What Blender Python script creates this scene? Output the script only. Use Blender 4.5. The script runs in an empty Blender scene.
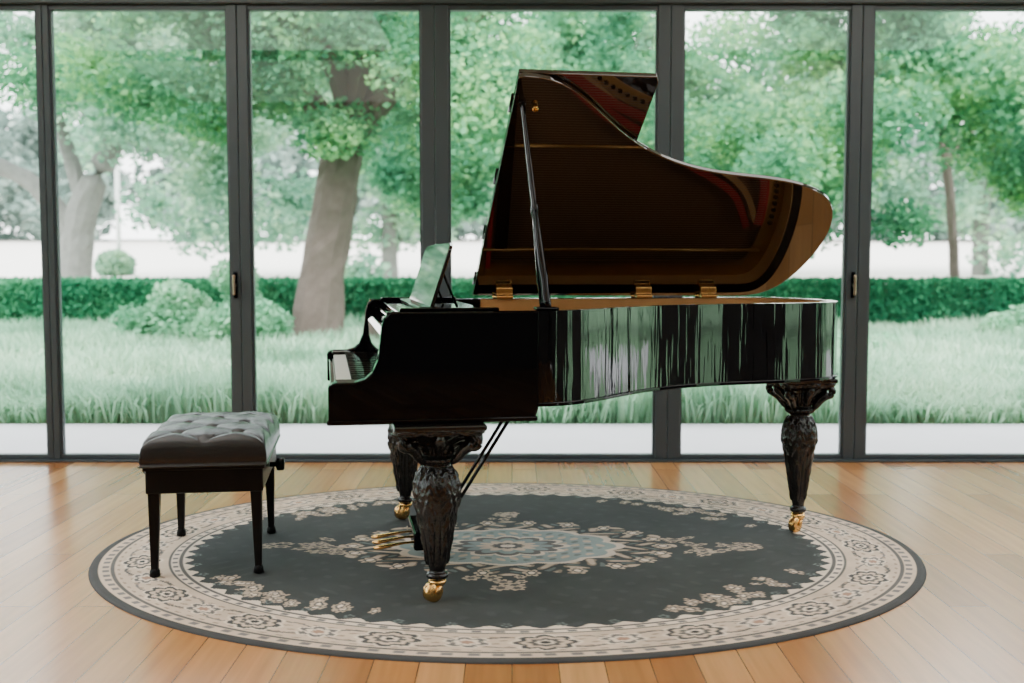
import bpy, math, random
import numpy as np
from mathutils import Vector, Matrix
random.seed(3); rng=np.random.default_rng(5)
D=bpy.data; scene=bpy.context.scene; col=scene.collection
PI=math.pi
# ------------------------------------------------------------ materials
def mat(name,color=(.5,.5,.5),rough=.5,metal=0,spec=.5,coat=0,ior=1.5,noise=None,bump=None):
    m=D.materials.new(name); m.use_nodes=True; nt=m.node_tree; b=nt.nodes['Principled BSDF']
    b.inputs['Base Color'].default_value=(*color,1); b.inputs['Roughness'].default_value=rough
    b.inputs['Metallic'].default_value=metal; b.inputs['Specular IOR Level'].default_value=spec
    b.inputs['Coat Weight'].default_value=coat; b.inputs['Coat Roughness'].default_value=.03; b.inputs['IOR'].default_value=ior
    tc=nt.nodes.new('ShaderNodeTexCoord')
    if noise:
        sc,c2=noise
        n=nt.nodes.new('ShaderNodeTexNoise'); n.inputs['Scale'].default_value=sc; n.inputs['Detail'].default_value=5
        r=nt.nodes.new('ShaderNodeMix'); r.data_type='RGBA'
        r.inputs[6].default_value=(*color,1); r.inputs[7].default_value=(*c2,1)
        nt.links.new(tc.outputs['Object'],n.inputs['Vector']); nt.links.new(n.outputs['Fac'],r.inputs[0])
        nt.links.new(r.outputs[2],b.inputs['Base Color'])
    if bump:
        sc,st=bump
        n=nt.nodes.new('ShaderNodeTexNoise'); n.inputs['Scale'].default_value=sc; n.inputs['Detail'].default_value=4
        bp=nt.nodes.new('ShaderNodeBump'); bp.inputs['Strength'].default_value=st; bp.inputs['Distance'].default_value=.01
        nt.links.new(tc.outputs['Object'],n.inputs['Vector']); nt.links.new(n.outputs['Fac'],bp.inputs['Height'])
        nt.links.new(bp.outputs[0],b.inputs['Normal'])
    return m
M_black=mat('black_lacquer',(.0015,.0015,.002),.03,spec=.28,ior=1.45,noise=(3,(.002,.002,.003)))
M_rim=mat('black_lacquer_bent',(.002,.002,.0025),.03,spec=.6,ior=1.55,noise=(3,(.003,.003,.004)))
nt=M_rim.node_tree; b=nt.nodes['Principled BSDF']; tc=nt.nodes.new('ShaderNodeTexCoord'); mp=nt.nodes.new('ShaderNodeMapping'); mp.inputs['Scale'].default_value=(1,1,.07)
n=nt.nodes.new('ShaderNodeTexNoise'); n.inputs['Scale'].default_value=13; n.inputs['Detail'].default_value=3.0
bp=nt.nodes.new('ShaderNodeBump'); bp.inputs['Strength'].default_value=.65; bp.inputs['Distance'].default_value=.012
nt.links.new(tc.outputs['Object'],mp.inputs[0]); nt.links.new(mp.outputs[0],n.inputs['Vector']); nt.links.new(n.outputs['Fac'],bp.inputs['Height']); nt.links.new(bp.outputs[0],b.inputs['Normal'])
M_lidund=mat('lid_lacquer',(.010,.006,.004),.03,spec=.65,ior=1.85,noise=(2,(.013,.008,.005)))
M_carve=mat('carved_black',(.004,.004,.004),.16,spec=.5,noise=(30,(.009,.008,.0075)),bump=(90,.25))
M_brass=mat('brass',(.85,.50,.18),.25,1,noise=(15,(.7,.40,.13)))
M_gold=mat('gold_plate',(.60,.32,.10),.33,.7,noise=(8,(.45,.24,.07)))
M_wood=mat('maple_inner',(.70,.38,.15),.35,noise=(10,(.58,.30,.10)))
M_sound=mat('spruce',(.28,.14,.06),.4,noise=(6,(.20,.10,.04)))
M_red=mat('red_felt',(.5,.02,.02),.9,noise=(40,(.35,.01,.01)))
M_ivory=mat('key_white',(.8,.78,.72),.2,noise=(5,(.75,.73,.68)))
M_steel=mat('steel_string',(.55,.42,.32),.3,1,noise=(20,(.45,.35,.25)))
M_leather=mat('leather',(.008,.007,.007),.27,spec=.5,noise=(14,(.014,.012,.012)),bump=(220,.2))
M_benchwood=mat('bench_wood',(.003,.003,.0032),.35,spec=.15,noise=(8,(.005,.0045,.005)))
M_frame=mat('frame_gray',(.038,.050,.058),.4,noise=(4,(.046,.059,.068)))
M_wall=mat('wall_paint',(.08,.08,.085),.7,noise=(3,(.10,.10,.105)))
M_wall2=mat('wall_paint_side',(.45,.43,.42),.8,noise=(3,(.5,.48,.46)))
M_ceil=mat('ceiling_paint',(.82,.81,.80),.8,noise=(3,(.8,.79,.78)))
M_patio=mat('patio_concrete',(.60,.57,.58),.8,noise=(2.5,(.52,.50,.51)),bump=(30,.2))
M_soil=mat('grass_ground',(.12,.25,.12),.9,noise=(1.5,(.22,.36,.20)))
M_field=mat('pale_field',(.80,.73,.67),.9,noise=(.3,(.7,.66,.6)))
M_bark=mat('bark',(.085,.062,.05),.9,noise=(7,(.18,.135,.115)),bump=(25,1.0))
M_bark2=mat('bark_pale',(.12,.12,.11),.9,noise=(7,(.24,.24,.22)),bump=(25,1.0))
M_pole=mat('pole_paint',(.7,.72,.7),.5,noise=(3,(.6,.62,.6)))
M_fill_trim=mat('fill_trim',(.8,.8,.8),.5,noise=(3,(.78,.78,.78)))  # rims of the added ceiling fill lights

def leafmat(name,c1,c2,c3,trans=.45):
    m=D.materials.new(name); m.use_nodes=True; nt=m.node_tree; nt.nodes.clear()
    g=nt.nodes.new('ShaderNodeNewGeometry'); cr=nt.nodes.new('ShaderNodeValToRGB')
    cr.color_ramp.elements[0].color=(*c1,1); cr.color_ramp.elements[1].color=(*c3,1)
    e=cr.color_ramp.elements.new(.5); e.color=(*c2,1)
    tc=nt.nodes.new('ShaderNodeTexCoord'); n=nt.nodes.new('ShaderNodeTexNoise'); n.inputs['Scale'].default_value=.6; n.inputs['Detail'].default_value=2
    nt.links.new(tc.outputs['Object'],n.inputs['Vector'])
    a=nt.nodes.new('ShaderNodeMath'); a.operation='MULTIPLY_ADD'; a.inputs[1].default_value=.5; 
    s=nt.nodes.new('ShaderNodeMath'); s.operation='MULTIPLY_ADD'; s.inputs[1].default_value=2.2; s.inputs[2].default_value=-.86
    nt.links.new(n.outputs['Fac'],s.inputs[0]); nt.links.new(g.outputs['Random Per Island'],a.inputs[0]); nt.links.new(s.outputs[0],a.inputs[2])
    nt.links.new(a.outputs[0],cr.inputs[0])
    d=nt.nodes.new('ShaderNodeBsdfDiffuse'); t=nt.nodes.new('ShaderNodeBsdfTranslucent'); mx=nt.nodes.new('ShaderNodeMixShader'); o=nt.nodes.new('ShaderNodeOutputMaterial')
    nt.links.new(cr.outputs[0],d.inputs[0]); nt.links.new(cr.outputs[0],t.inputs[0]); mx.inputs[0].default_value=trans
    nt.links.new(d.outputs[0],mx.inputs[1]); nt.links.new(t.outputs[0],mx.inputs[2]); nt.links.new(mx.outputs[0],o.inputs[0])
    return m
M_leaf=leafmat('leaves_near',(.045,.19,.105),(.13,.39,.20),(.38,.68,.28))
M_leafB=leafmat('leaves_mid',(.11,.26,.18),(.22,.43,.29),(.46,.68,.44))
M_leafF=leafmat('leaves_far',(.18,.27,.235),(.29,.39,.345),(.47,.57,.51),.3)  # haze put into the colour: leaves get paler and greyer with distance
M_hedge=leafmat('hedge_leaves',(.02,.14,.07),(.04,.22,.105),(.09,.33,.16),.25)
M_grass=leafmat('grass_blades',(.20,.40,.26),(.35,.58,.39),(.58,.76,.56),.4)
M_shrub=leafmat('shrub_leaves',(.11,.35,.20),(.24,.53,.32),(.45,.71,.47),.35)

def glassmat():
    m=D.materials.new('window_glass'); m.use_nodes=True; nt=m.node_tree; nt.nodes.clear()
    t=nt.nodes.new('ShaderNodeBsdfTransparent'); t.inputs[0].default_value=(.97,.985,.98,1)
    g=nt.nodes.new('ShaderNodeBsdfGlossy'); g.inputs['Roughness'].default_value=.0
    f=nt.nodes.new('ShaderNodeFresnel'); f.inputs[0].default_value=1.35
    mx=nt.nodes.new('ShaderNodeMixShader'); o=nt.nodes.new('ShaderNodeOutputMaterial')
    nt.links.new(f.outputs[0],mx.inputs[0]); nt.links.new(t.outputs[0],mx.inputs[1]); nt.links.new(g.outputs[0],mx.inputs[2]); nt.links.new(mx.outputs[0],o.inputs[0])
    return m
M_glass=glassmat()

def floormat():
    m=D.materials.new('oak_floor'); m.use_nodes=True; nt=m.node_tree; b=nt.nodes['Principled BSDF']; L=nt.links.new
    tc=nt.nodes.new('ShaderNodeTexCoord'); mp=nt.nodes.new('ShaderNodeMapping'); mp.inputs['Rotation'].default_value=(0,0,PI/2)
    L(tc.outputs['Object'],mp.inputs[0])
    br=nt.nodes.new('ShaderNodeTexBrick'); br.inputs['Scale'].default_value=1; br.inputs['Brick Width'].default_value=1.9; br.inputs['Row Height'].default_value=.14
    br.inputs['Mortar Size'].default_value=.0018; br.inputs['Color1'].default_value=(0,0,0,1); br.inputs['Color2'].default_value=(1,1,1,1); br.inputs['Mortar'].default_value=(.5,.5,.5,1); br.inputs['Bias'].default_value=0
    br.offset=.37; L(mp.outputs[0],br.inputs[0])
    cr=nt.nodes.new('ShaderNodeValToRGB'); E=cr.color_ramp.elements
    E[0].color=(.33,.125,.035,1); E[1].color=(.58,.29,.11,1); e=E.new(.5); e.color=(.46,.20,.062,1)
    L(br.outputs['Color'],cr.inputs[0])
    mp2=nt.nodes.new('ShaderNodeMapping'); mp2.inputs['Scale'].default_value=(22,1.2,1); L(tc.outputs['Object'],mp2.inputs[0])
    n=nt.nodes.new('ShaderNodeTexNoise'); n.inputs['Scale'].default_value=1.5; n.inputs['Detail'].default_value=6; L(mp2.outputs[0],n.inputs[0])
    rr=nt.nodes.new('ShaderNodeMapRange'); rr.inputs[3].default_value=.70; rr.inputs[4].default_value=1.34; L(n.outputs['Fac'],rr.inputs[0])
    vm=nt.nodes.new('ShaderNodeVectorMath'); vm.operation='SCALE'; L(cr.outputs[0],vm.inputs[0]); L(rr.outputs[0],vm.inputs['Scale'])
    mm=nt.nodes.new('ShaderNodeMix'); mm.data_type='RGBA'; L(br.outputs['Fac'],mm.inputs[0]); L(vm.outputs[0],mm.inputs[6]); mm.inputs[7].default_value=(.14,.06,.025,1)
    L(mm.outputs[2],b.inputs['Base Color'])
    b.inputs['Roughness'].default_value=.27; b.inputs['Coat Weight'].default_value=.25; b.inputs['Coat Roughness'].default_value=.18
    bp=nt.nodes.new('ShaderNodeBump'); bp.inputs['Strength'].default_value=.15; bp.inputs['Distance'].default_value=.003; bp.invert=True
    L(br.outputs['Fac'],bp.inputs['Height']); L(bp.outputs[0],b.inputs['Normal'])
    return m
M_floor=floormat()

# ------------------------------------------------------------ mesh helpers
def empty(name,loc=(0,0,0),rz=0):
    e=D.objects.new(name,None); e.location=loc; e.rotation_euler=(0,0,rz); e.empty_display_size=.1; col.objects.link(e); return e
def mk(name,verts,faces,m,parent=None,smooth=False,loc=None,mats=None,midx=None):
    me=D.meshes.new(name); me.from_pydata([tuple(v) for v in verts],[],[tuple(f) for f in faces])
    for mm in (mats or [m]): me.materials.append(mm)
    if midx is not None: me.polygons.foreach_set('material_index',midx)
    if smooth: me.polygons.foreach_set('use_smooth',[True]*len(me.polygons))
    me.validate(); me.update()
    o=D.objects.new(name,me); col.objects.link(o)
    if parent: o.parent=parent
    if loc: o.location=loc
    return o
def fixn(o):
    import bmesh
    bm=bmesh.new(); bm.from_mesh(o.data); bmesh.ops.recalc_face_normals(bm,faces=bm.faces); bm.to_mesh(o.data); bm.free()
def bev(o,w=.004,s=2,ang=40):
    md=o.modifiers.new('b','BEVEL'); md.width=w; md.segments=s; md.limit_method='ANGLE'; md.angle_limit=math.radians(ang)
    return o
def box(name,x0,x1,y0,y1,z0,z1,m,parent=None,b=0):
    v=[(x,y,z) for x in(x0,x1) for y in(y0,y1) for z in(z0,z1)]
    f=[(0,1,3,2),(4,6,7,5),(0,4,5,1),(2,3,7,6),(0,2,6,4),(1,5,7,3)]
    o=mk(name,v,f,m,parent)
    if b: bev(o,b)
    return o
def prism(name,pts,func,m,parent=None,b=0,smooth=False):
    n=len(pts); v=[func(p,0) for p in pts]+[func(p,1) for p in pts]
    f=[tuple(range(n))[::-1],tuple(range(n,2*n))]+[(i,(i+1)%n,n+(i+1)%n,n+i) for i in range(n)]
    o=mk(name,v,f,m,parent); fixn(o)
    if b: bev(o,b)
    return o
def tube(name,pts,rad,m,parent=None,seg=10,squash=None):
    pts=[Vector(p) for p in pts]; v=[];f=[]
    for i,p in enumerate(pts):
        a=pts[max(i-1,0)]; b=pts[min(i+1,len(pts)-1)]; t=(b-a).normalized()
        ref=Vector((0,0,1)) if abs(t.z)<.9 else Vector((1,0,0))
        n=t.cross(ref).normalized(); bb=t.cross(n)
        r=rad[i] if hasattr(rad,'__len__') else rad
        for k in range(seg):
            an=2*PI*k/seg; v.append(p+n*math.cos(an)*r*(squash[0] if squash else 1)+bb*math.sin(an)*r*(squash[1] if squash else 1))
    for i in range(len(pts)-1):
        for k in range(seg):
            a=i*seg+k; b=i*seg+(k+1)%seg; f.append((a,b,b+seg,a+seg))
    f.append(tuple(range(seg))[::-1]); f.append(tuple(range((len(pts)-1)*seg,len(pts)*seg)))
    if name is None: return v,f
    o=mk(name,v,f,m,parent,True); return o
def catmull(P,n=8):
    out=[]
    for i in range(len(P)-1):
        p0=P[max(i-1,0)];p1=P[i];p2=P[i+1];p3=P[min(i+2,len(P)-1)]
        for k in range(n):
            t=k/n
            out.append(tuple(.5*((2*b)+(-a+c)*t+(2*a-5*b+4*c-d)*t*t+(-a+3*b-3*c+d)*t**3) for a,b,c,d in zip(p0,p1,p2,p3)))
    out.append(tuple(P[-1])); return out
def bspline(P,n=8):
    P=[P[0],P[0]]+list(P)+[P[-1],P[-1]]; out=[]
    for i in range(len(P)-3):
        for k in range(n):
            t=k/n; w=((1-t)**3/6,(3*t**3-6*t*t+4)/6,(-3*t**3+3*t*t+3*t+1)/6,t**3/6)
            out.append(tuple(sum(w[j]*P[i+j][d] for j in range(4)) for d in range(len(P[0]))))
    out.append(tuple(P[-1])); return out
def npmesh(name,V,F,mats,midx=None,parent=None,smooth=False):
    me=D.meshes.new(name); V=np.asarray(V,dtype=np.float32); F=np.asarray(F,dtype=np.int32); k=F.shape[1]
    me.vertices.add(len(V)); me.vertices.foreach_set('co',V.ravel())
    me.loops.add(F.size); me.loops.foreach_set('vertex_index',F.ravel())
    me.polygons.add(len(F)); me.polygons.foreach_set('loop_start',np.arange(0,F.size,k,dtype=np.int32))
    for mm in mats: me.materials.append(mm)
    if midx is not None: me.polygons.foreach_set('material_index',np.asarray(midx,dtype=np.int32))
    me.polygons.foreach_set('use_smooth',[smooth]*len(F))
    me.update(calc_edges=True); me.validate()
    o=D.objects.new(name,me); col.objects.link(o)
    if parent: o.parent=parent
    return o

# ------------------------------------------------------------ room
YW=6.65; XL,XR=-5.2,5.2; YB=-4.5; ZC=3.3; ZH=2.745
box('floor',XL-.1,XR+.1,YB,YW+.1,-.12,0,M_floor)
box('ceiling',XL-.1,XR+.1,YB,YW+.15,ZC,ZC+.15,M_ceil)
box('wall_back',XL-.1,XR+.1,YB-.15,YB,-.1,ZC,M_wall)
box('wall_front',XL,XR,YW,YW+.12,ZH+.06,ZC,M_frame)
box('trim_1',XL,XR,YW-.02,YW+.13,ZH,ZH+.10,M_frame,b=.006)
box('trim_2',XL,XR,YW-.02,YW+.14,0.0,.015,M_frame,b=.004)
def window(i,x0,x1,sl,sr,along='x',c=YW,z1=ZH,handle=None):
    e=empty('window_%d'%i)
    def bx(n,a0,a1,d0,d1,z0,z1_,m,b=0):
        if along=='x': return box(n,a0,a1,c+d0,c+d1,z0,z1_,m,e,b)
        return box(n,c+d0,c+d1,a0,a1,z0,z1_,m,e,b)
    bx('stile_a',x0,x0+sl,.01,.09,.015,z1,M_frame,.004)
    bx('stile_b',x1-sr,x1,.01,.09,.015,z1,M_frame,.004)
    bx('bead_a',x0+sl,x0+sl+.012,.03,.07,.04,z1,M_frame)
    bx('bead_b',x1-sr-.012,x1-sr,.03,.07,.04,z1,M_frame)
    bx('rail_bottom',x0+sl,x1-sr,.02,.08,.015,.042,M_frame,.004)
    bx('rail_top',x0+sl,x1-sr,.02,.08,z1-.03,z1,M_frame,.004)
    bx('glass',x0+sl,x1-sr,.045,.051,.042,z1-.03,M_glass)
    if handle is not None:
        bx('handle_plate',handle-.012,handle+.012,-.004,.01,1.0,1.16,M_black,.004)
        bx('handle_grip',handle-.008,handle+.008,-.04,-.028,1.02,1.14,M_steel,.004)
        bx('handle_stem',handle-.006,handle+.006,-.03,.0,1.07,1.09,M_steel)
    return e
mx=[-5.2,-4.0,-2.80,-1.64,-.462,.948,2.09,3.35,5.2]
wd=[.06,.05,.036,.060,.080,.074,.066,.06,.06]
for i in range(8):
    window(i+1,mx[i]+.002,mx[i+1]-.002,wd[i],wd[i+1],handle={2:mx[3]-.03,5:mx[6]-.03}.get(i))
k=9
for c,spans in ((XL-.1,[(-4.5,-2.2),(-2.2,0),(0,2.2),(2.2,4.4),(4.4,YW)]),(XR,[(-3.6,-2.8),(-1.3,-.2),(1.6,2.9),(4.4,YW)])):
    y=YB
    for a,b_ in spans:
        if a>y+.01: box('wall_right_pier',c,c+.1,y,a,0,3.0,M_wall)
        window(k,a,b_,.07,.07,'y',c,3.0); k+=1; y=b_
box('wall_left',XL-.1,XL,YB,YW,3.0,ZC,M_wall2); box('wall_right',XR,XR+.1,YB,YW,3.0,ZC,M_wall2)
for (x,y,en) in ((-2.6,-2.8,10),(2.6,-2.8,10),(-2.6,.6,42),(2.6,.6,42),(-2.6,4.0,84),(2.6,4.0,84)):  # fill lights and their rims, added to brighten the interior
    e=empty('added_ceiling_fill',(x,y,0)); h=1.5
    for nm,a in(('rim_a',(-h,h,-h,-h+.03)),('rim_b',(-h,h,h-.03,h)),('rim_c',(-h,-h+.03,-h+.03,h-.03)),('rim_d',(h-.03,h,-h+.03,h-.03))):
        box(nm,*a,ZC-.03,ZC,M_fill_trim,e)
    ld=D.lights.new('fill_lamp','AREA'); ld.shape='SQUARE'; ld.size=2.9; ld.energy=en; ld.color=(1,.97,.94)
    lo=D.objects.new('fill_lamp',ld); lo.location=(0,0,ZC-.02); lo.parent=e; col.objects.link(lo)

# ------------------------------------------------------------ piano
TH=math.radians(9.67)
piano=empty('grand_piano',(-.622,3.700,0),TH)
W=1.5; ZT=1.04; ZB=.705
ctrl=[(.2,0),(.5,0),(.72,.0),(.82,.01),(.92,.075),(1.03,.185),(1.14,.30),(1.26,.40),(1.42,.49),(1.6,.55),(1.8,.575),(1.96,.60),(2.10,.655),(2.20,.73),(2.268,.88),(2.288,1.05),(2.27,1.25),(2.21,1.43),(2.12,1.50),(2.0,1.5),(1.5,1.5),(.8,1.5),(.2,1.5)]
OUT=bspline(ctrl,10)
def dedupe(P):
    o=[P[0]]
    for p in P[1:]:
        if math.hypot(p[0]-o[-1][0],p[1]-o[-1][1])>2e-3: o.append(p)
    return o
OUT=dedupe(OUT)
def offset(path,d):
    out=[]
    for i,p in enumerate(path):
        a=path[max(i-1,0)]; b=path[min(i+1,len(path)-1)]
        tx,ty=b[0]-a[0],b[1]-a[1]; l=math.hypot(tx,ty) or 1
        out.append((p[0]-ty/l*d,p[1]+tx/l*d))
    return out
def strip(name,path,d0,d1,z0,z1,m,b=.004):
    A=offset(path,d0); B=offset(path,d1); n=len(path); v=[]
    for P,z in((A,z0),(A,z1),(B,z1),(B,z0)): v+=[(p[0],p[1],z) for p in P]
    f=[]
    for i in range(n-1):
        for k in range(4):
            a=k*n+i; bb=((k+1)%4)*n+i; f.append((a,a+1,bb+1,bb))
    f+=[(0,n,2*n,3*n),(n-1,4*n-1,3*n-1,2*n-1)]
    o=mk(name,v,f,m,piano,True); fixn(o)
    if b: bev(o,b,2,50)
    o.data.set_sharp_from_angle(angle=math.radians(40))
    return o
strip('rim',OUT,0,.045,ZB,ZT,M_rim,0)
strip('rim_lower_bead',OUT,-.006,.01,ZB,ZB+.014,M_black,.003)
strip('inner_rim_veneer',OUT,.0455,.05,.86,ZT-.004,M_wood,0)
strip('plate_flange',OUT,.05,.13,.925,.94,M_gold,0)
inner=offset(OUT,.046)
def flat(name,pts,z0,z1,m,b=0): return prism(name,pts,lambda p,t:(p[0],p[1],z0+(z1-z0)*t),m,piano,b)
flat('soundboard',inner,.87,.88,M_sound)
flat('underside',inner,.735,.75,M_sound)
cheek=[(0,.658),(0,.785),(.008,.797),(.03,.802),(.09,.802),(.125,.812),(.15,.835),(.168,.875),(.176,.93),(.182,.985),(.192,1.02),(.21,ZT),(.725,ZT),(.725,.70),(.712,.662),(.70,.658)]
for nm,v0,v1 in(('arm_treble',-.006,.06),('arm_bass',W-.06,W+.006)):
    prism(nm,cheek,lambda p,t:(p[0],v0+(v1-v0)*t,p[1]),M_black,piano,.006)
box('arm_bead',-.006,.72,-.014,.0,.657,.674,M_black,piano,.005)
box('key_bed',.012,.71,.05,W-.05,.66,.722,M_black,piano,.004)
box('key_slip',.008,.028,.06,W-.06,.722,.775,M_black,piano,.004)
box('key_block_treble',.02,.18,.06,.135,.72,.80,M_black,piano,.006)
box('key_block_bass',.02,.18,W-.135,W-.06,.72,.80,M_black,piano,.006)
V=[];F=[]
def addbox(V,F,x0,x1,y0,y1,z0,z1):
    n=len(V); V+=[(x,y,z) for x in(x0,x1) for y in(y0,y1) for z in(z0,z1)]
    F+=[tuple(n+i for i in f) for f in [(0,1,3,2),(4,6,7,5),(0,4,5,1),(2,3,7,6),(0,2,6,4),(1,5,7,3)]]
kw=(W-.27)/52
for i in range(52): addbox(V,F,.03,.182,.135+i*kw+.0006,.135+(i+1)*kw-.0006,.765,.787)
bev(mk('white_keys',V,F,M_ivory,piano),.001)
V=[];F=[]
for i in range(51):
    if (i%7) in (0,2,3,5,6): addbox(V,F,.082,.182,.135+(i+1)*kw-.0055,.135+(i+1)*kw+.0055,.787,.799)
bev(mk('black_keys',V,F,M_black,piano),.002)
prism('fallboard',[(.178,.788),(.186,.95),(.20,.975),(.225,.98),(.225,.77),(.18,.77)],lambda p,t:(p[0],.06+(W-.12)*t,p[1]),M_black,piano,.004)
box('name_board',.225,.27,.06,W-.06,.75,1.012,M_black,piano,.006)
box('red_name_felt',.176,.184,.135,W-.135,.785,.789,M_red,piano)
box('music_shelf',.25,.60,.062,W-.062,1.012,1.034,M_black,piano,.006)
box('pin_block',.27,.62,.062,W-.062,.90,.955,M_gold,piano,.004)
ang=math.radians(18)
def deskpt(s,v,d): return (.372+s*math.sin(ang)+d*math.cos(ang),v,1.045+s*math.cos(ang)-d*math.sin(ang))
dp=[(0,.27),(0,1.25),(.225,1.25),(.24,1.235),(.25,1.20),(.255,.76),(.25,.32),(.24,.285),(.225,.27)]
prism('music_desk',dp,lambda p,t:deskpt(p[0],p[1],.014*t),M_lidund,piano,.003)
box('music_desk_ledge',.33,.40,.25,1.27,1.034,1.048,M_black,piano,.004)
for v in(.5,1.0): tube('desk_strut',[deskpt(.16,v,.015),(.50,v,1.036)],.005,M_black,piano)
for v in(.10,W-.10): box('desk_rail',.25,.60,v-.015,v+.015,1.034,1.05,M_black,piano,.004)
def inner_end(v):
    best=0
    P=inner
    for a,b in zip(P[:-1],P[1:]):
        if (a[1]-v)*(b[1]-v)<=0 and abs(a[1]-b[1])>1e-6:
            t=(v-a[1])/(b[1]-a[1]); best=max(best,a[0]+t*(b[0]-a[0]))
    return best
for v in(.22,.78,1.3):
    ue=inner_end(v)
    if ue>.8: tube('plate_strut',[(.62,v,.965),(ue-.06,v+.0,.965)],.009,M_gold,piano,8)
box('plate_front',.60,.76,.062,W-.062,.925,.952,M_gold,piano,.004)
V=[];F=[]
for i in range(110):
    v=.09+i*(W-.2)/110; ue=inner_end(v)-.10
    if ue>.8:
        n=len(V); r=.0018
        V+=[(.64,v-r,.962),(.64,v+r,.962),(ue,v+r,.96),(ue,v-r,.96)]; F.append((n,n+1,n+2,n+3))
mk('strings',V,F,M_steel,piano)
V=[];F=[]
for i in range(66):
    v=.1+i*(W-.3)/66; addbox(V,F,.80,.86,v-.005,v+.006,.962,.985)
mk('dampers',V,F,M_black,piano)
br=[(.95,.20),(1.1,.40),(1.35,.60),(1.7,.78),(2.0,.95),(2.12,1.15)]
brc=catmull(br,8)
def band(name,path,d0,d1,z0,z1,m):
    A=offset(path,d0);B=offset(path,d1);n=len(path);v=[]
    for P,z in((A,z0),(A,z1),(B,z1),(B,z0)): v+=[(p[0],p[1],z) for p in P]
    f=[]
    for i in range(n-1):
        for k in range(4):
            a=k*n+i; bb=((k+1)%4)*n+i; f.append((a,a+1,bb+1,bb))
    f+=[(0,n,2*n,3*n),(n-1,4*n-1,3*n-1,2*n-1)]
    o=mk(name,v,f,m,piano); fixn(o); return o
bent=[p for p in OUT if p[0]>.86 and p[1]<1.2]
band('red_felt_band',bent,.135,.180,.94,.958,M_red)
band('red_felt_band_inner',brc,.05,.085,.945,.9585,M_red)
band('bridge',brc,.0,.03,.88,.955,M_wood)
band('red_felt_front',[(.765,.1),(.765,1.4)],-.02,.0,.95,.966,M_red)
V=[];F=[]
bo=offset(bent,.095)
for q in range(0,len(bent),2):
    p=bo[q]; addbox(V,F,p[0]-.008,p[0]+.008,p[1]-.008,p[1]+.008,.94,.962)
mk('plate_bosses',V,F,M_black,piano)

# lid
LA=math.radians(33.0); cA,sA=math.cos(LA),math.sin(LA); HZ=1.055
def lidp(u,w,t): return (u,W-w*cA+t*sA,HZ+w*sA+t*cA)
lid_o=[(p[0],W-p[1]) for p in offset(OUT,-.020)]
UF=.695
pts=[(UF,W+.012)]+[q for q in lid_o if q[0]>UF+.01 and not (q[1]<.02 and q[0]<1.95)]+[(UF,-.005)]
prism('lid_main',pts,lambda p,t:lidp(p[0],p[1],.02*t),M_lidund,piano,.004)
fl=[(UF+.004,-.005),(1.235,-.005),(1.235,W-.02),(1.222,W+.01),(UF+.004,W+.012)]
prism('lid_front_flap',fl,lambda p,t:lidp(p[0],p[1],.024+.02*t),M_lidund,piano,.004)
for w in(.12,.5,.9,1.35):
    P=[lidp(UF-.004,w-.05,.022),lidp(UF-.004,w+.05,.022)]; tube('flap_hinge',P,.005,M_black,piano)
for u in(.84,1.53,1.86):
    o=prism('lid_hinge',[(0,0),(.05,0),(.05,.012),(.035,.02),(.035,.05),(.02,.06),(.0,.055)],lambda p,t:(u-.04+.08*t,W-.045-.0+p[0]*-1+.02,ZT+p[1]*1.0),M_brass,piano,.002)
    tube('lid_hinge_pin',[(u-.05,W-.005,1.048),(u+.05,W-.005,1.048)],.009,M_brass,piano)
a=Vector((.762,.055,ZT)); b=Vector(lidp(.728,1.38,-.004))
tt=[0,.03,.06,.10,.14,.2,.28,.36,.44,.455,.47,.485,.5,.6,.75,.9,.97,1]
rr=[.038,.040,.040,.037,.041,.038,.033,.028,.022,.029,.030,.028,.021,.022,.020,.017,.019,.014]
tube('lid_prop',[a.lerp(b,t) for t in tt],rr,M_black,piano,12,(1,.5))
tube('lid_prop_socket',[lidp(.728,1.38,-.012),lidp(.728,1.38,0)],.014,M_black,piano,14)
box('prop_bracket',.722,.802,.015,.09,ZT,ZT+.012,M_black,piano,.004)
tube('lid_lock_pin',[lidp(.78,1.36,-.02),lidp(.78,1.36,0)],.012,M_brass,piano)

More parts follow.
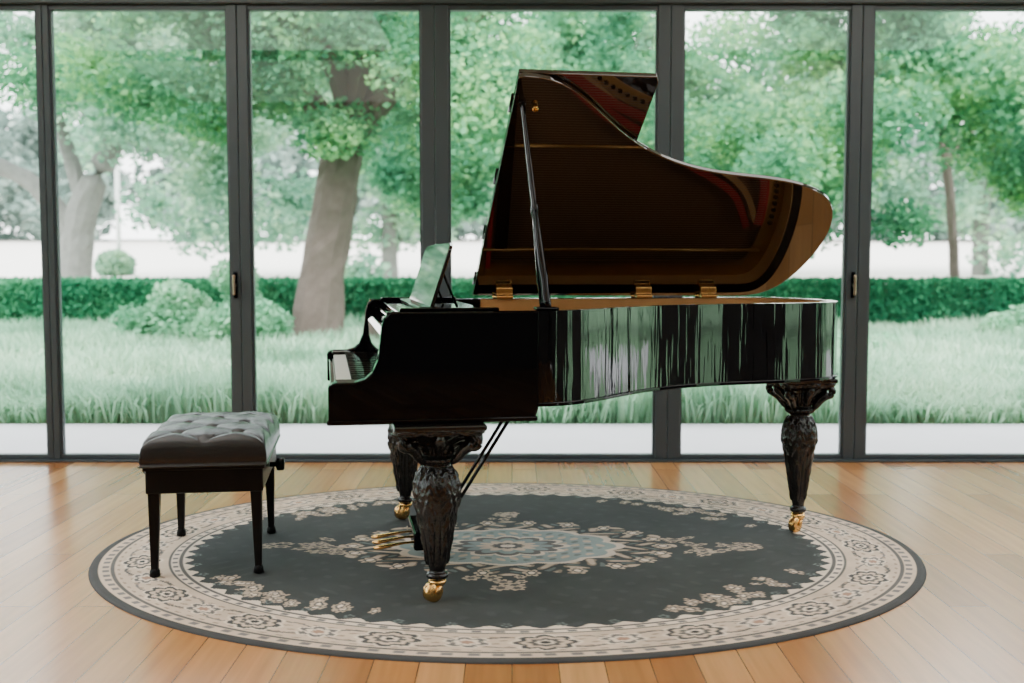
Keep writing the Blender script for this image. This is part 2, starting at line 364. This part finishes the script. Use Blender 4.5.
prof=[(.655,.150),(.640,.155),(.628,.146),(.615,.120),(.600,.096),(.585,.078),(.568,.064),(.552,.055),(.540,.052),(.532,.064),(.524,.068),(.516,.062),(.508,.050),(.500,.048),(.492,.052),(.480,.060),(.460,.069),(.435,.075),(.405,.077),(.375,.074),(.34,.067),(.30,.059),(.26,.052),(.22,.045),(.18,.038),(.14,.032),(.120,.028),(.112,.037),(.104,.040),(.096,.037),(.090,.028),(.080,.026)]
def leafd(th,t,n,off=0):
    ph=((th*n/(2*PI)+off)%1)-.5
    w=.48*math.sqrt(max(0,1-t))*(1-.16*abs(math.sin(t*14)))+.001
    if t<0 or t>1 or abs(ph)>w: return 0
    q=ph/w
    return (1-q*q)**.5*(.75+.25*math.cos(q*9+0))-.30*math.exp(-(q*6)**2)+.22*math.sin(t*22-abs(q)*5)
def leg(name,u,v,ztop,sc=1.0,cs=1.0):
    e=D.objects.new(name,None); e.parent=piano; e.location=(u,v,0); col.objects.link(e)
    P=catmull(prof,6); s=ztop/.655; seg=128; V=[];F=[]
    for z,r in P:
        for k in range(seg):
            th=2*PI*k/seg; R=r
            if z>.545:
                q=(z-.545)/.11; sq=1/max(abs(math.cos(th)),abs(math.sin(th)))
                R=r*(1+(min(sq,1.30)-1)*min(1,q*1.3))
                R+=.016*leafd(th,1-min(1,q*1.0),8,.5)*(1 if z<.63 else .3)
                R+=.004*math.cos(24*th)*(1 if z<.64 else 0)
                R*=1-(1-cs)*min(1,q*1.5)
            elif .385<z<.50: R+=.013*leafd(th,(.50-z)/.13,8)+.006*leafd(th,(z-.36)/.1,8,.5)
            elif .13<z<=.385: R+=.011*leafd(th,(.385-z)/.24,6,.5)+.004*math.cos(12*th)*(z-.13)/.25
            elif .51<z<=.545: R+=.004*math.cos(20*th)
            V.append((R*sc*math.cos(th),R*sc*math.sin(th),z*s))
    n=len(P)
    for i in range(n-1):
        for k in range(seg):
            a=i*seg+k;b=i*seg+(k+1)%seg; F.append((a,a+seg,b+seg,b))
    F.append(tuple(range(seg))); F.append(tuple(range((n-1)*seg,n*seg))[::-1])
    o=mk('carved_shaft',V,F,M_carve,e,True); fixn(o)
    h=.158*sc*cs; g=sc*cs
    o=box('top_block',-h,h,-h,h,ztop-.012,ztop+.008,M_carve,e,.006)
    for k in range(4):
        an=PI/4+k*PI/2; c=Vector((math.cos(an),math.sin(an),0))
        pts=[];rad=[]
        for j in range(34):
            f_=j/33; aa=-PI*.5+f_*PI*3.6; rr_=.036*(1-f_*.8)*cs
            p=c*(.160*g+rr_*math.cos(aa))+Vector((0,0,ztop-.052+rr_*math.sin(aa)*-1))
            pts.append(p); rad.append(.011*(1-f_*.5))
        tube('volute',pts,rad,M_carve,e,8,(1.6,1))
        pts=[c*(.168*g)+Vector((0,0,ztop-.06)),c*(.125*g)+Vector((0,0,ztop-.085)),c*(.092*g)+Vector((0,0,ztop-.12)),c*(.066*g)+Vector((0,0,ztop-.14))]
        tube('acanthus',catmull(pts,4),[.02,.022,.021,.020,.019,.018,.017,.016,.014,.012,.010,.008,.006],M_carve,e,10)
        an=k*PI/2; c=Vector((math.cos(an),math.sin(an),0))
        pts=[c*(.152*g)+Vector((0,0,ztop-.03)),c*(.115*g)+Vector((0,0,ztop-.06)),c*(.082*g)+Vector((0,0,ztop-.10))]
        tube('leaf_boss',catmull(pts,4),[.012,.018,.022,.022,.020,.018,.014,.01,.005],M_carve,e,10)
    tube('caster_cup',[(0,0,.088*s),(0,0,.078),(0,0,.07),(0,0,.06)],[.030,.032,.028,.018],M_brass,e,20)
    ca,sa=math.cos(.6),math.sin(.6)
    def rp(x,y,z): return (x*ca-y*sa,x*sa+y*ca,z)
    for sgn in(-1,1): tube('caster_fork',[rp(0,sgn*.016,.07),rp(-.012,sgn*.021,.055),rp(-.022,sgn*.021,.042)],[.008,.009,.008],M_brass,e,8)
    tube('caster_wheel',[rp(-.02,-.018,.046),rp(-.02,-.014,.046),rp(-.02,.014,.046),rp(-.02,.018,.046)],[.027,.036,.036,.027],M_brass,e,24)
    return e
leg('leg_treble',.375,.078,.649)
leg('leg_bass',.355,1.36,.649,.95,.85)
leg('leg_tail',2.070,.825,.697,.92,.84)
LV=.72
box('lyre_box',.33,.46,LV-.17,LV+.17,.065,.135,M_black,piano,.01)
box('lyre_top',.32,.47,LV-.14,LV+.14,.63,.662,M_black,piano,.008)
for s in(-1,1):
    tube('lyre_post',catmull([(.395,LV+s*.07,.135),(.395,LV+s*.10,.25),(.395,LV+s*.06,.40),(.395,LV+s*.10,.54),(.395,LV+s*.07,.64)],5),.02,M_black,piano,12)
    tube('lyre_brace',[(.45,LV+s*.05,.12),(.84,LV+s*.05,.735)],.0075,M_black,piano,8)
for i in(-1,0,1):
    tube('pedal_rod',[(.40,LV+i*.02,.13),(.40,LV+i*.02,.65)],.004,M_brass,piano,8)
    c=LV+i*.09
    tube('pedal',[(.36,c,.085),(.30,c,.082),(.25,c,.075),(.20,c,.068),(.18,c,.066),(.172,c,.066)],[.010,.010,.014,.020,.016,.006],M_brass,piano,12,(1,.45))

# ------------------------------------------------------------ bench
bench=empty('piano_bench',(-1.218,4.48,0),math.radians(8))
bw,bd=.230,.362
box('seat_box',-bw+.012,bw-.012,-bd+.012,bd-.012,.335,.435,M_benchwood,bench,.006)
box('seat_box_lip',-bw+.004,bw-.004,-bd+.004,bd-.004,.425,.44,M_benchwood,bench,.004)
nx,ny=110,160; V=[];F=[]
gx,gy=4,6
def tuft(a,b):
    X=(a+1)/2*gx; Y=(b+1)/2*gy
    p=(X+Y)/2; q=(X-Y)/2
    f1=abs(math.sin(PI*p)); f2=abs(math.sin(PI*q))
    crease=(min(f1,f2))**.5
    btn=1-math.exp(-(f1*f1+f2*f2)*7)
    return .5*crease+.5*btn
for j in range(ny+1):
    for i in range(nx+1):
        a=-1+2*i/nx; b=-1+2*j/ny
        edge=max(0,1-abs(a)**12)*max(0,1-abs(b)**16)
        inn=min(1,max(0,(1-max(abs(a)*.98,abs(b)))*9))
        z=.497+.026*edge**.5+.038*(tuft(a,b)*inn+.7*(1-inn))+.012*(1-a*a)*(1-b*b)-.014*(1-edge**.3)
        V.append((a*bw,b*bd,z))
for j in range(ny):
    for i in range(nx):
        a=j*(nx+1)+i; F.append((a,a+1,a+nx+2,a+nx+1))
per=[(i,0) for i in range(nx)]+[(nx,j) for j in range(ny)]+[(i,ny) for i in range(nx,0,-1)]+[(0,j) for j in range(ny,0,-1)]
ids=[j*(nx+1)+i for i,j in per]; prev=ids
for zz,off in((.478,1.018),(.458,1.022),(.446,1.012),(.444,1.03),(.438,1.03),(.436,.98)):
    cur=[]
    for (i,j) in per:
        a=-1+2*i/nx; b=-1+2*j/ny; cur.append(len(V)); V.append((a*bw*off,b*bd*(1+(off-1)*.7),zz))
    n=len(per)
    for q in range(n): F.append((prev[q],cur[q],cur[(q+1)%n],prev[(q+1)%n]))
    prev=cur
F.append(tuple(prev))
c=mk('tufted_cushion',V,F,M_leather,bench,True); fixn(c)
for i in range(1,gx):
    for j in range(1,gy):
        if (i+j)%2==0:
            x=(-1+2*i/gx)*bw; y=(-1+2*j/gy)*bd
            tube('button',[(x,y,.515),(x,y,.537),(x,y,.541)],[.011,.011,.004],M_leather,bench,12)
for sx in(-1,1):
    for sy in(-1,1):
        x,y=sx*(bw-.040),sy*(bd-.045); t=.022; q=.013
        V=[(x+a*t,y+b*t,.336) for a,b in((-1,-1),(1,-1),(1,1),(-1,1))]+[(x+a*q+sx*.004,y+b*q+sy*.004,.03) for a,b in((-1,-1),(1,-1),(1,1),(-1,1))]
        bev(mk('leg',V,[(0,1,2,3),(4,7,6,5),(0,4,5,1),(1,5,6,2),(2,6,7,3),(3,7,4,0)],M_benchwood,bench),.003)
        X,Y=x+sx*.004,y+sy*.004
        tube('foot',[(X,Y,.045),(X,Y,.035),(X,Y,.015),(X,Y,.011)],[.013,.019,.021,.016],M_benchwood,bench,16)
for s in(1,-1):
    y=-.05
    tube('height_knob',[(s*(bw-.01),y,.385),(s*(bw+.015),y,.385),(s*(bw+.02),y,.385),(s*(bw+.045),y,.385),(s*(bw+.05),y,.385)],[.01,.01,.026,.026,.02],M_benchwood,bench,20)

# ------------------------------------------------------------ rug
RA,RB=1.70,1.36; rc=(-.018,4.60)
NR,NT=330,1100
r=np.concatenate([np.linspace(0.002,1,NR)]); th=np.linspace(0,2*PI,NT,endpoint=False)
Rg,Tg=np.meshgrid(r,th,indexing='ij'); X=RA*Rg*np.cos(Tg); Y=RB*Rg*np.sin(Tg)
C=np.zeros(X.shape+(3,)); 
field=np.array([.052,.057,.057]); beige=np.array([.64,.50,.385]); beige2=np.array([.78,.65,.53]); dark=np.array([.045,.045,.045]); blue=np.array([.22,.26,.25]); grey=np.array([.12,.11,.105])
C[:]=field
def put(mask,c): C[mask]=c
def ros(cx,cy,R,n,cols,rot=0,ax=1,ay=1,ori=0):
    dx,dy=X-cx,Y-cy; near=(np.abs(dx)<R*1.6*max(ax,1))&(np.abs(dy)<R*1.6*max(ax,1))
    dxx=dx[near];dyy=dy[near]; co,so=math.cos(ori),math.sin(ori)
    a=(dxx*co+dyy*so)/ax; b=(-dxx*so+dyy*co)/ay
    d=np.hypot(a,b); p=np.arctan2(b,a)+rot
    sub=C[near]
    for f,amp,cc in cols:
        sub[d<R*f*(1-amp+amp*np.abs(np.cos(n*p/2)))]=cc
    C[near]=sub
w=np.sin(X*38+3*np.sin(Y*9))*np.sin(Y*38+3*np.sin(X*9))
put(w>.72,field*1.18)
put(Rg>.785,beige)
sc_in=.775+.010*np.cos(72*Tg)
put((Rg>sc_in)&(Rg<=.790),beige2)
put((Rg>.790)&(Rg<.797),grey)
put((Rg>.797)&(Rg<.815),beige2)
m=(Rg>.800)&(Rg<.812)&(np.sin(Tg*110)>.1); put(m,grey*1.5)
put((Rg>.815)&(Rg<.822),grey)
put((Rg>.945)&(Rg<.952),grey)
m=(Rg>.956)&(Rg<.972)&(np.sin(Tg*130)>.1); put(m,grey*1.6)
put((Rg>.980),dark*1.3)
tt=np.linspace(0,2*PI,4001); px_=RA*.883*np.cos(tt); py_=RB*.883*np.sin(tt); s=np.concatenate([[0],np.cumsum(np.hypot(np.diff(px_),np.diff(py_)))])
NM=34
Sg=np.interp(Tg%(2*PI),tt,s)/s[-1]*NM
vine=.883+.035*np.sin(Sg*PI)
put((np.abs(Rg-vine)<.004)&(Rg>.82),grey)
vine=.883-.035*np.sin(Sg*PI); put((np.abs(Rg-vine)<.003)&(Rg>.82),grey*1.6)
l=(np.abs(np.sin(Sg*PI*4+Rg*60))*np.abs(np.sin(Rg*PI/.022)))
put((l>.80)&(Rg>.83)&(Rg<.938),np.array([.36,.27,.21]))
for i in range(NM):
    t=float(np.interp(i/NM*s[-1],s,tt)); cx,cy=RA*.883*math.cos(t),RB*.883*math.sin(t); ori=math.atan2(RB*math.cos(t),-RA*math.sin(t))
    if i%2==0: ros(cx,cy,.085,8,[(1.12,.2,beige2),(1,.25,dark*1.6),(.78,.25,beige),(.55,.3,grey),(.32,.2,beige2),(.16,0,dark)],0,1.25,.85,ori)
    else: ros(cx,cy,.06,6,[(1.15,.3,beige2),(1,.4,grey*1.3),(.66,.3,beige2),(.36,.3,np.array([.40,.24,.17]))],.3,1.2,.8,ori)
rs=random.Random(4)
for q in range(4):
    for i in range(30):
        t=PI/4*(1 if q%2==0 else .9)+q*PI/2+rs.gauss(0,.19); k=.745-abs(rs.gauss(0,.040)); ros(RA*k*math.cos(t),RB*k*math.sin(t),rs.uniform(.016,.040),rs.choice([5,6,8]),[(1,.45,beige*.75),(.6,.3,grey),(.3,0,beige2)],i,rs.uniform(1,1.7),.8,t+rs.uniform(-1,1))
for i in range(44):
    t=i/44*2*PI; k=.758; ros(RA*k*math.cos(t),RB*k*math.sin(t),.020,5,[(1,.45,blue*.7),(.5,.3,field)],i)
mm=np.sqrt((X/.72)**2+(Y/.45)**2); mt=np.arctan2(Y/.45,X/.72)
lace=mm<1.0*(.82+.18*np.abs(np.cos(8*mt)))
pat=(np.sin(mm*32+2*np.cos(16*mt))*np.cos(16*mt+mm*6))
put(lace&(pat>.2),beige*.40); put(lace&(pat>.55),beige*.8); put(lace&(pat<-.7),blue*.6)
for i in range(22):
    t=i/22*2*PI; ros(.66*math.cos(t),.415*math.sin(t),.042,6,[(1,.4,beige*.8),(.62,.3,field*1.6),(.35,0,beige2)],t,1.2,.9,t)
for sgn in(-1,1):
    for i in range(22):
        a=rs.uniform(0,1); ros(sgn*(.70+.34*a),rs.gauss(0,.095*(1.15-a)),rs.uniform(.018,.042),6,[(1,.45,beige*.7),(.55,.3,grey)],i,1.5,.7,rs.uniform(-1,1))
    for i in range(10):
        a=rs.uniform(0,1); ros(rs.gauss(0,.09*(1.1-a)),sgn*(.46+.17*a),rs.uniform(.018,.042),6,[(1,.45,beige*.75),(.5,.3,grey)],i)
mc=np.sqrt((X/.42)**2+(Y/.26)**2)
sc_=1.0+.10*np.abs(np.cos(6*mt)); put(mc<sc_*1.08,beige2*.85); put(mc<sc_*1.0,blue*1.25)
pat2=np.sin(X*60)*np.sin(Y*60+3*np.sin(X*14)); put((mc<sc_*.9)&(pat2>.45),beige*.85); put((mc<sc_*.9)&(pat2<-.6),blue*.75)
ros(0,0,.18,12,[(1.1,.2,beige2*.9),(.98,.2,grey*1.2),(.8,.25,blue*1.2),(.55,.3,beige),(.3,.2,grey),(.14,0,beige2)],0,1.35,.9)
Zt=np.full(X.shape,.010); Zt[-2:]=.007
V=np.stack([X,Y,Zt],-1).reshape(-1,3)
idx=np.arange(NR*NT).reshape(NR,NT); a_=idx[:-1]; b_=idx[1:]
Fq=np.stack([a_,b_,np.roll(b_,-1,1),np.roll(a_,-1,1)],-1).reshape(-1,4)
edge=np.stack([X[-1]*1.002,Y[-1]*1.002,np.full(NT,.0005)],-1)
n0=len(V); V=np.vstack([V,edge]); e1=n0+np.arange(NT); o1=idx[-1]
Fq=np.vstack([Fq,np.stack([o1,e1,np.roll(e1,-1),np.roll(o1,-1)],-1)])
Cc=np.vstack([C.reshape(-1,3),np.tile(dark,(NT,1))])
def rugmat():
    m=D.materials.new('rug_wool'); m.use_nodes=True; nt=m.node_tree; b=nt.nodes['Principled BSDF']; L=nt.links.new
    at=nt.nodes.new('ShaderNodeAttribute'); at.attribute_name='Pattern'
    tc=nt.nodes.new('ShaderNodeTexCoord'); n=nt.nodes.new('ShaderNodeTexNoise'); n.inputs['Scale'].default_value=4; n.inputs['Detail'].default_value=8; n.inputs['Roughness'].default_value=.7
    L(tc.outputs['Object'],n.inputs[0]); mr=nt.nodes.new('ShaderNodeMapRange'); mr.inputs[3].default_value=.6; mr.inputs[4].default_value=1.45; L(n.outputs['Fac'],mr.inputs[0])
    v=nt.nodes.new('ShaderNodeVectorMath'); v.operation='SCALE'; L(at.outputs['Color'],v.inputs[0]); L(mr.outputs[0],v.inputs['Scale']); L(v.outputs[0],b.inputs['Base Color'])
    b.inputs['Roughness'].default_value=.85; b.inputs['Specular IOR Level'].default_value=.2
    n2=nt.nodes.new('ShaderNodeTexNoise'); n2.inputs['Scale'].default_value=350; L(tc.outputs['Object'],n2.inputs[0])
    bp=nt.nodes.new('ShaderNodeBump'); bp.inputs['Strength'].default_value=.3; bp.inputs['Distance'].default_value=.003; L(n2.outputs['Fac'],bp.inputs['Height']); L(bp.outputs[0],b.inputs['Normal'])
    return m
rug=npmesh('oval_rug',V,Fq,[rugmat()],smooth=True)
ca=rug.data.color_attributes.new('Pattern','FLOAT_COLOR','POINT')
ca.data.foreach_set('color',np.hstack([Cc,np.ones((len(Cc),1))]).astype(np.float32).ravel())
rug.location=(rc[0],rc[1],0)

# ------------------------------------------------------------ outdoors
box('patio',-12,12,YW+.14,8.3,-.12,-.005,M_patio)
def gridmesh(name,x0,x1,y0,y1,nx,ny,zf,m):
    xs=np.linspace(x0,x1,nx);ys=np.linspace(y0,y1,ny); Xx,Yy=np.meshgrid(xs,ys); Z=zf(Xx,Yy)
    V=np.stack([Xx,Yy,Z],-1).reshape(-1,3); i=np.arange(nx*ny).reshape(ny,nx)
    F=np.stack([i[:-1,:-1],i[:-1,1:],i[1:,1:],i[1:,:-1]],-1).reshape(-1,4)
    return npmesh(name,V,F,[m],smooth=True)
gridmesh('lawn_ground',-70,70,-60,21,60,60,lambda x,y:-.13+0*x,M_soil)
gridmesh('lawn_front',-16,16,8.3,21,40,30,lambda x,y:-.03+.02*np.sin(x*1.3)*np.sin(y),M_soil)
gridmesh('ground',-120,120,21,100,30,30,lambda x,y:-.05+(y-21)/79*3.6,M_field)

def leaves(cent,rad,n,size,flatten=1.0,shell=.5):
    cent=np.asarray(cent,float); k=len(cent); ii=rng.integers(0,k,n)
    d=rng.normal(size=(n,3)); d/=np.linalg.norm(d,axis=1)[:,None]; rr=rng.random(n)**shell
    rad=np.asarray(rad,float)*np.ones(k)
    p=cent[ii]+d*(rr*rad[ii])[:,None]*np.array([1,1,flatten])
    a=rng.normal(size=(n,3)); a[:,2]*=.6; a/=np.linalg.norm(a,axis=1)[:,None]
    b=np.cross(a,rng.normal(size=(n,3))); b/=np.linalg.norm(b,axis=1)[:,None]
    s=(size*rng.uniform(.6,1.4,n))[:,None]
    V=np.stack([p-a*s*.5,p+b*s*.3,p+a*s*.5,p-b*s*.3],1).reshape(-1,3)
    F=np.arange(4*n).reshape(n,4); return V,F
def tree(name,trunkpaths,cent,rad,n,size,bark,leafm,flatten=.7,shell=.6):
    Vs=[];Fs=[];mi=[];off=0
    for pts,rads in trunkpaths:
        pp=catmull(pts,5); rr=[x[0] for x in catmull([(q,) for q in rads],5)]
        v,f=tube(None,pp,rr,None,None,12)
        v=np.array([tuple(q) for q in v]); v+=rng.normal(size=v.shape)*.012
        f=np.array([q for q in f if len(q)==4]); Vs.append(v);Fs.append(f+off);off+=len(v);mi+= [0]*len(f)
    v,f=leaves(cent,rad,n,size,flatten,shell); Vs.append(v);Fs.append(f+off);mi+=[1]*len(f)
    return npmesh(name,np.vstack(Vs),np.vstack(Fs),[bark,leafm],mi)
def rnd(c,s,n): return [(c[0]+rng.normal()*s[0],c[1]+rng.normal()*s[1],c[2]+rng.normal()*s[2]) for _ in range(n)]
T1=[([(-2.86,16,-.1),(-2.76,16,1.0),(-2.58,16,2.0),(-2.42,16,2.9),(-2.1,15.8,4.0),(-1.7,15.5,5.4)],[.40,.34,.31,.30,.25,.18]),
    ([(-2.5,16,2.6),(-2.0,15.7,3.3),(-1.2,15.2,4.0),(-.3,14.8,4.6)],[.2,.17,.12,.07]),
    ([(-2.5,16,2.9),(-3.0,16,3.7),(-3.9,16.1,4.5),(-4.8,16,5.0)],[.2,.15,.11,.06]),
    ([(-2.3,16,3.3),(-2.6,15.2,4.2),(-2.9,14.2,4.9)],[.16,.11,.06])]
c1=rnd((-2.4,15.4,4.7),(2.2,1.3,.8),60)+rnd((-3.6,14.8,3.4),(.6,.6,.35),9)+rnd((-.9,14.8,3.5),(.6,.6,.4),10)
tree('tree',T1,c1,[rng.uniform(.5,.95) for _ in c1],66000,.10,M_bark,M_leaf)
T2=[([(-9.6,24,-.1),(-9.5,24,1.2),(-9.3,24,2.4),(-8.5,24,4.0),(-7.4,24,5.6)],[.42,.36,.32,.22,.12]),
    ([(-9.5,24,1.8),(-10.3,24,2.9),(-11.5,24,3.5),(-12.6,24,4.0)],[.25,.2,.16,.1]),
    ([(-9.3,24,2.6),(-9.7,24,4.0),(-10.2,23.6,5.6)],[.2,.15,.08])]
c2=rnd((-8.9,23.2,5.6),(2.3,1.4,.8),45)+rnd((-6.2,22.5,4.2),(1.1,.8,.8),18)
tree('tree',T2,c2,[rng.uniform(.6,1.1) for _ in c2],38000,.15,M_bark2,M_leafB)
T3=[([(8.5,21,-.1),(8.4,21,1.5),(8.2,21,3.2),(7.7,21,5.5)],[.10,.09,.08,.06]),([(8.2,21,3.0),(9.1,21,4.4),(9.9,20.6,5.6)],[.08,.06,.04])]
c3=rnd((6.0,18.5,4.6),(1.9,1.4,1.1),60)+rnd((5.2,18,2.8),(.9,.8,.5),14)+rnd((8.4,18.6,3.1),(.8,.6,.6),10)
tree('tree',T3,c3,[rng.uniform(.5,.9) for _ in c3],60000,.12,M_bark,M_leaf)
T4=[([(1.2,26,-.1),(1.3,26,2),(1.2,26,4),(1.0,26,7)],[.22,.2,.17,.1])]
c4=rnd((.4,25,5.0),(2.3,1.5,1.3),56)+rnd((-1.0,24,3.6),(.8,.8,.7),12)+rnd((4.2,24.5,4.2),(1.2,1,1.2),18)
tree('tree',T4,c4,[rng.uniform(.6,1.1) for _ in c4],56000,.16,M_bark,M_leaf)
T5=[([(-4.2,38,-.1),(-4.2,38,3),(-4.0,38,7)],[.3,.27,.2])]
c5=rnd((-5.5,37,6.0),(4.5,1.5,1.8),80)
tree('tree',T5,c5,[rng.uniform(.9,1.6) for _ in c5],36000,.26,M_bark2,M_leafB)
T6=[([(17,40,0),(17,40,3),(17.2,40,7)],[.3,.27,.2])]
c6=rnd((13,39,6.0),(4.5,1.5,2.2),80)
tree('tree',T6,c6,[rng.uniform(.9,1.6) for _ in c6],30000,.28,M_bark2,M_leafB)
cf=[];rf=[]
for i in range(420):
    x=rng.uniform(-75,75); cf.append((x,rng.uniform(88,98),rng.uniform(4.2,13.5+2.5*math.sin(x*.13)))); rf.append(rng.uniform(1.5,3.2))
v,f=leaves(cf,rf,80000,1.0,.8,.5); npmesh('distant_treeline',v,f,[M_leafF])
cs=[]
for sx in(-1,1):
    for i in range(60): cs.append((sx*rng.uniform(15.5,18.5),rng.uniform(-12,16),rng.uniform(.8,5)))
cs+= [(rng.uniform(-14,14),rng.uniform(-19,-15),rng.uniform(.8,5)) for _ in range(40)]
v,f=leaves(cs,[rng.uniform(1,2) for _ in cs],30000,.38,.9,.5); npmesh('garden_trees_around',v,f,[M_leafB])
def hedge(name,x0,x1,y0,y1,h,n,lm,s=.09):
    core_v=[(x,y,z) for x in(x0+.05,x1-.05) for y in(y0+.05,y1-.05) for z in(-.1,h-.06)]
    F0=np.array([(0,1,3,2),(4,6,7,5),(0,4,5,1),(2,3,7,6),(0,2,6,4),(1,5,7,3)])
    P=np.stack([rng.uniform(x0,x1,n),rng.uniform(y0,y1,n),rng.uniform(-.05,h,n)],-1)
    w=rng.random(n); top=w<.3; fr=(w>=.3)&(w<.85); bk=w>=.85
    P[top,2]=h+rng.normal(size=top.sum())*.02; P[fr,1]=y0+rng.normal(size=fr.sum())*.03; P[bk,1]=y1
    a=rng.normal(size=(n,3));a/=np.linalg.norm(a,axis=1)[:,None]; b=np.cross(a,rng.normal(size=(n,3)));b/=np.linalg.norm(b,axis=1)[:,None]
    sz=(s*rng.uniform(.6,1.4,n))[:,None]
    V=np.stack([P-a*sz*.5,P+b*sz*.35,P+a*sz*.5,P-b*sz*.35],1).reshape(-1,3)
    return npmesh(name,np.vstack([np.array(core_v),V]),np.vstack([F0,8+np.arange(4*n).reshape(n,4)]),[lm])
hedge('hedge',-15,15,19,20.3,.92,60000,M_hedge)
def shrub(name,cent,rad,n,s,m): 
    v,f=leaves(cent,rad,n,s,.8,.4); return npmesh(name,v,f,[m])
shrub('shrub',rnd((-4.7,15.6,.42),(.5,.3,.16),14),.34,9000,.09,M_shrub)
shrub('shrub',rnd((-3.6,14.8,.50),(.22,.2,.2),7),.34,5000,.09,M_shrub)
shrub('shrub',rnd((4.7,13.0,.05),(.4,.3,.10),9),.26,5000,.09,M_shrub)
shrub('shrub',rnd((7.6,16,.25),(.6,.3,.15),10),.34,5000,.10,M_shrub)
shrub('round_bush',[(-14.4,40,1.2)],.7,4000,.2,M_leafB)
tube('lamp_post',[(-14.6,41,.9),(-14.6,41,5.2)],.09,M_pole)
n=120000
gy=8.35+(rng.random(n)**1.35)*10.5; gxx=rng.uniform(-1,1,n)*(4.6+gy*.35)
hh=rng.uniform(.12,.32,n)*(1+.45*np.sin(gxx*1.7+gy)*np.sin(gy*2.1)); an=rng.uniform(0,2*PI,n); ln=rng.uniform(.05,.30,n); wd_=.004+.0007*gy
dx,dy=np.cos(an),np.sin(an)
b0=np.stack([gxx-dy*wd_,gy+dx*wd_,np.full(n,-.04)],-1); b1=np.stack([gxx+dy*wd_,gy-dx*wd_,np.full(n,-.04)],-1)
m0=np.stack([gxx+dx*ln*.35+dy*wd_*.8,gy+dy*ln*.35-dx*wd_*.8,hh*.65],-1); m1=np.stack([gxx+dx*ln*.35-dy*wd_*.8,gy+dy*ln*.35+dx*wd_*.8,hh*.65],-1)
tp=np.stack([gxx+dx*ln,gy+dy*ln,hh],-1)
V=np.stack([b0,b1,m0,m1,tp],1).reshape(-1,3); i5=np.arange(n)*5
F=np.vstack([np.stack([i5,i5+1,i5+2],-1),np.stack([i5,i5+2,i5+3],-1),np.stack([i5+3,i5+2,i5+4],-1)])
npmesh('tall_grass',V,F,[M_grass])

# ------------------------------------------------------------ light
w=D.worlds.new('overcast_sky'); scene.world=w; w.use_nodes=True; nt=w.node_tree; bg=nt.nodes['Background']
tc=nt.nodes.new('ShaderNodeTexCoord'); sp=nt.nodes.new('ShaderNodeSeparateXYZ'); cr=nt.nodes.new('ShaderNodeValToRGB')
cr.color_ramp.elements[0].position=0; cr.color_ramp.elements[0].color=(1,.99,.99,1); cr.color_ramp.elements[1].position=.6; cr.color_ramp.elements[1].color=(.90,.95,1,1)
nt.links.new(tc.outputs['Generated'],sp.inputs[0]); nt.links.new(sp.outputs[2],cr.inputs[0]); nt.links.new(cr.outputs[0],bg.inputs[0])
bg.inputs[1].default_value=7.3
sd=D.lights.new('sun','SUN'); sd.energy=6; sd.angle=.5; sd.color=(1,.97,.94); so=D.objects.new('sun',sd); so.rotation_euler=(math.radians(42),0,math.radians(3)); so.location=(0,-3,9); col.objects.link(so)

# ------------------------------------------------------------ camera
cd=D.cameras.new('camera'); cd.sensor_width=36; cd.lens=1100/1024*36; cd.clip_end=500
cd.dof.use_dof=True; cd.dof.focus_distance=4.2; cd.dof.aperture_fstop=2.2
co=D.objects.new('camera',cd); co.location=(0,0,1.2); co.rotation_euler=(math.radians(90-3.98),0,0); col.objects.link(co); scene.camera=co
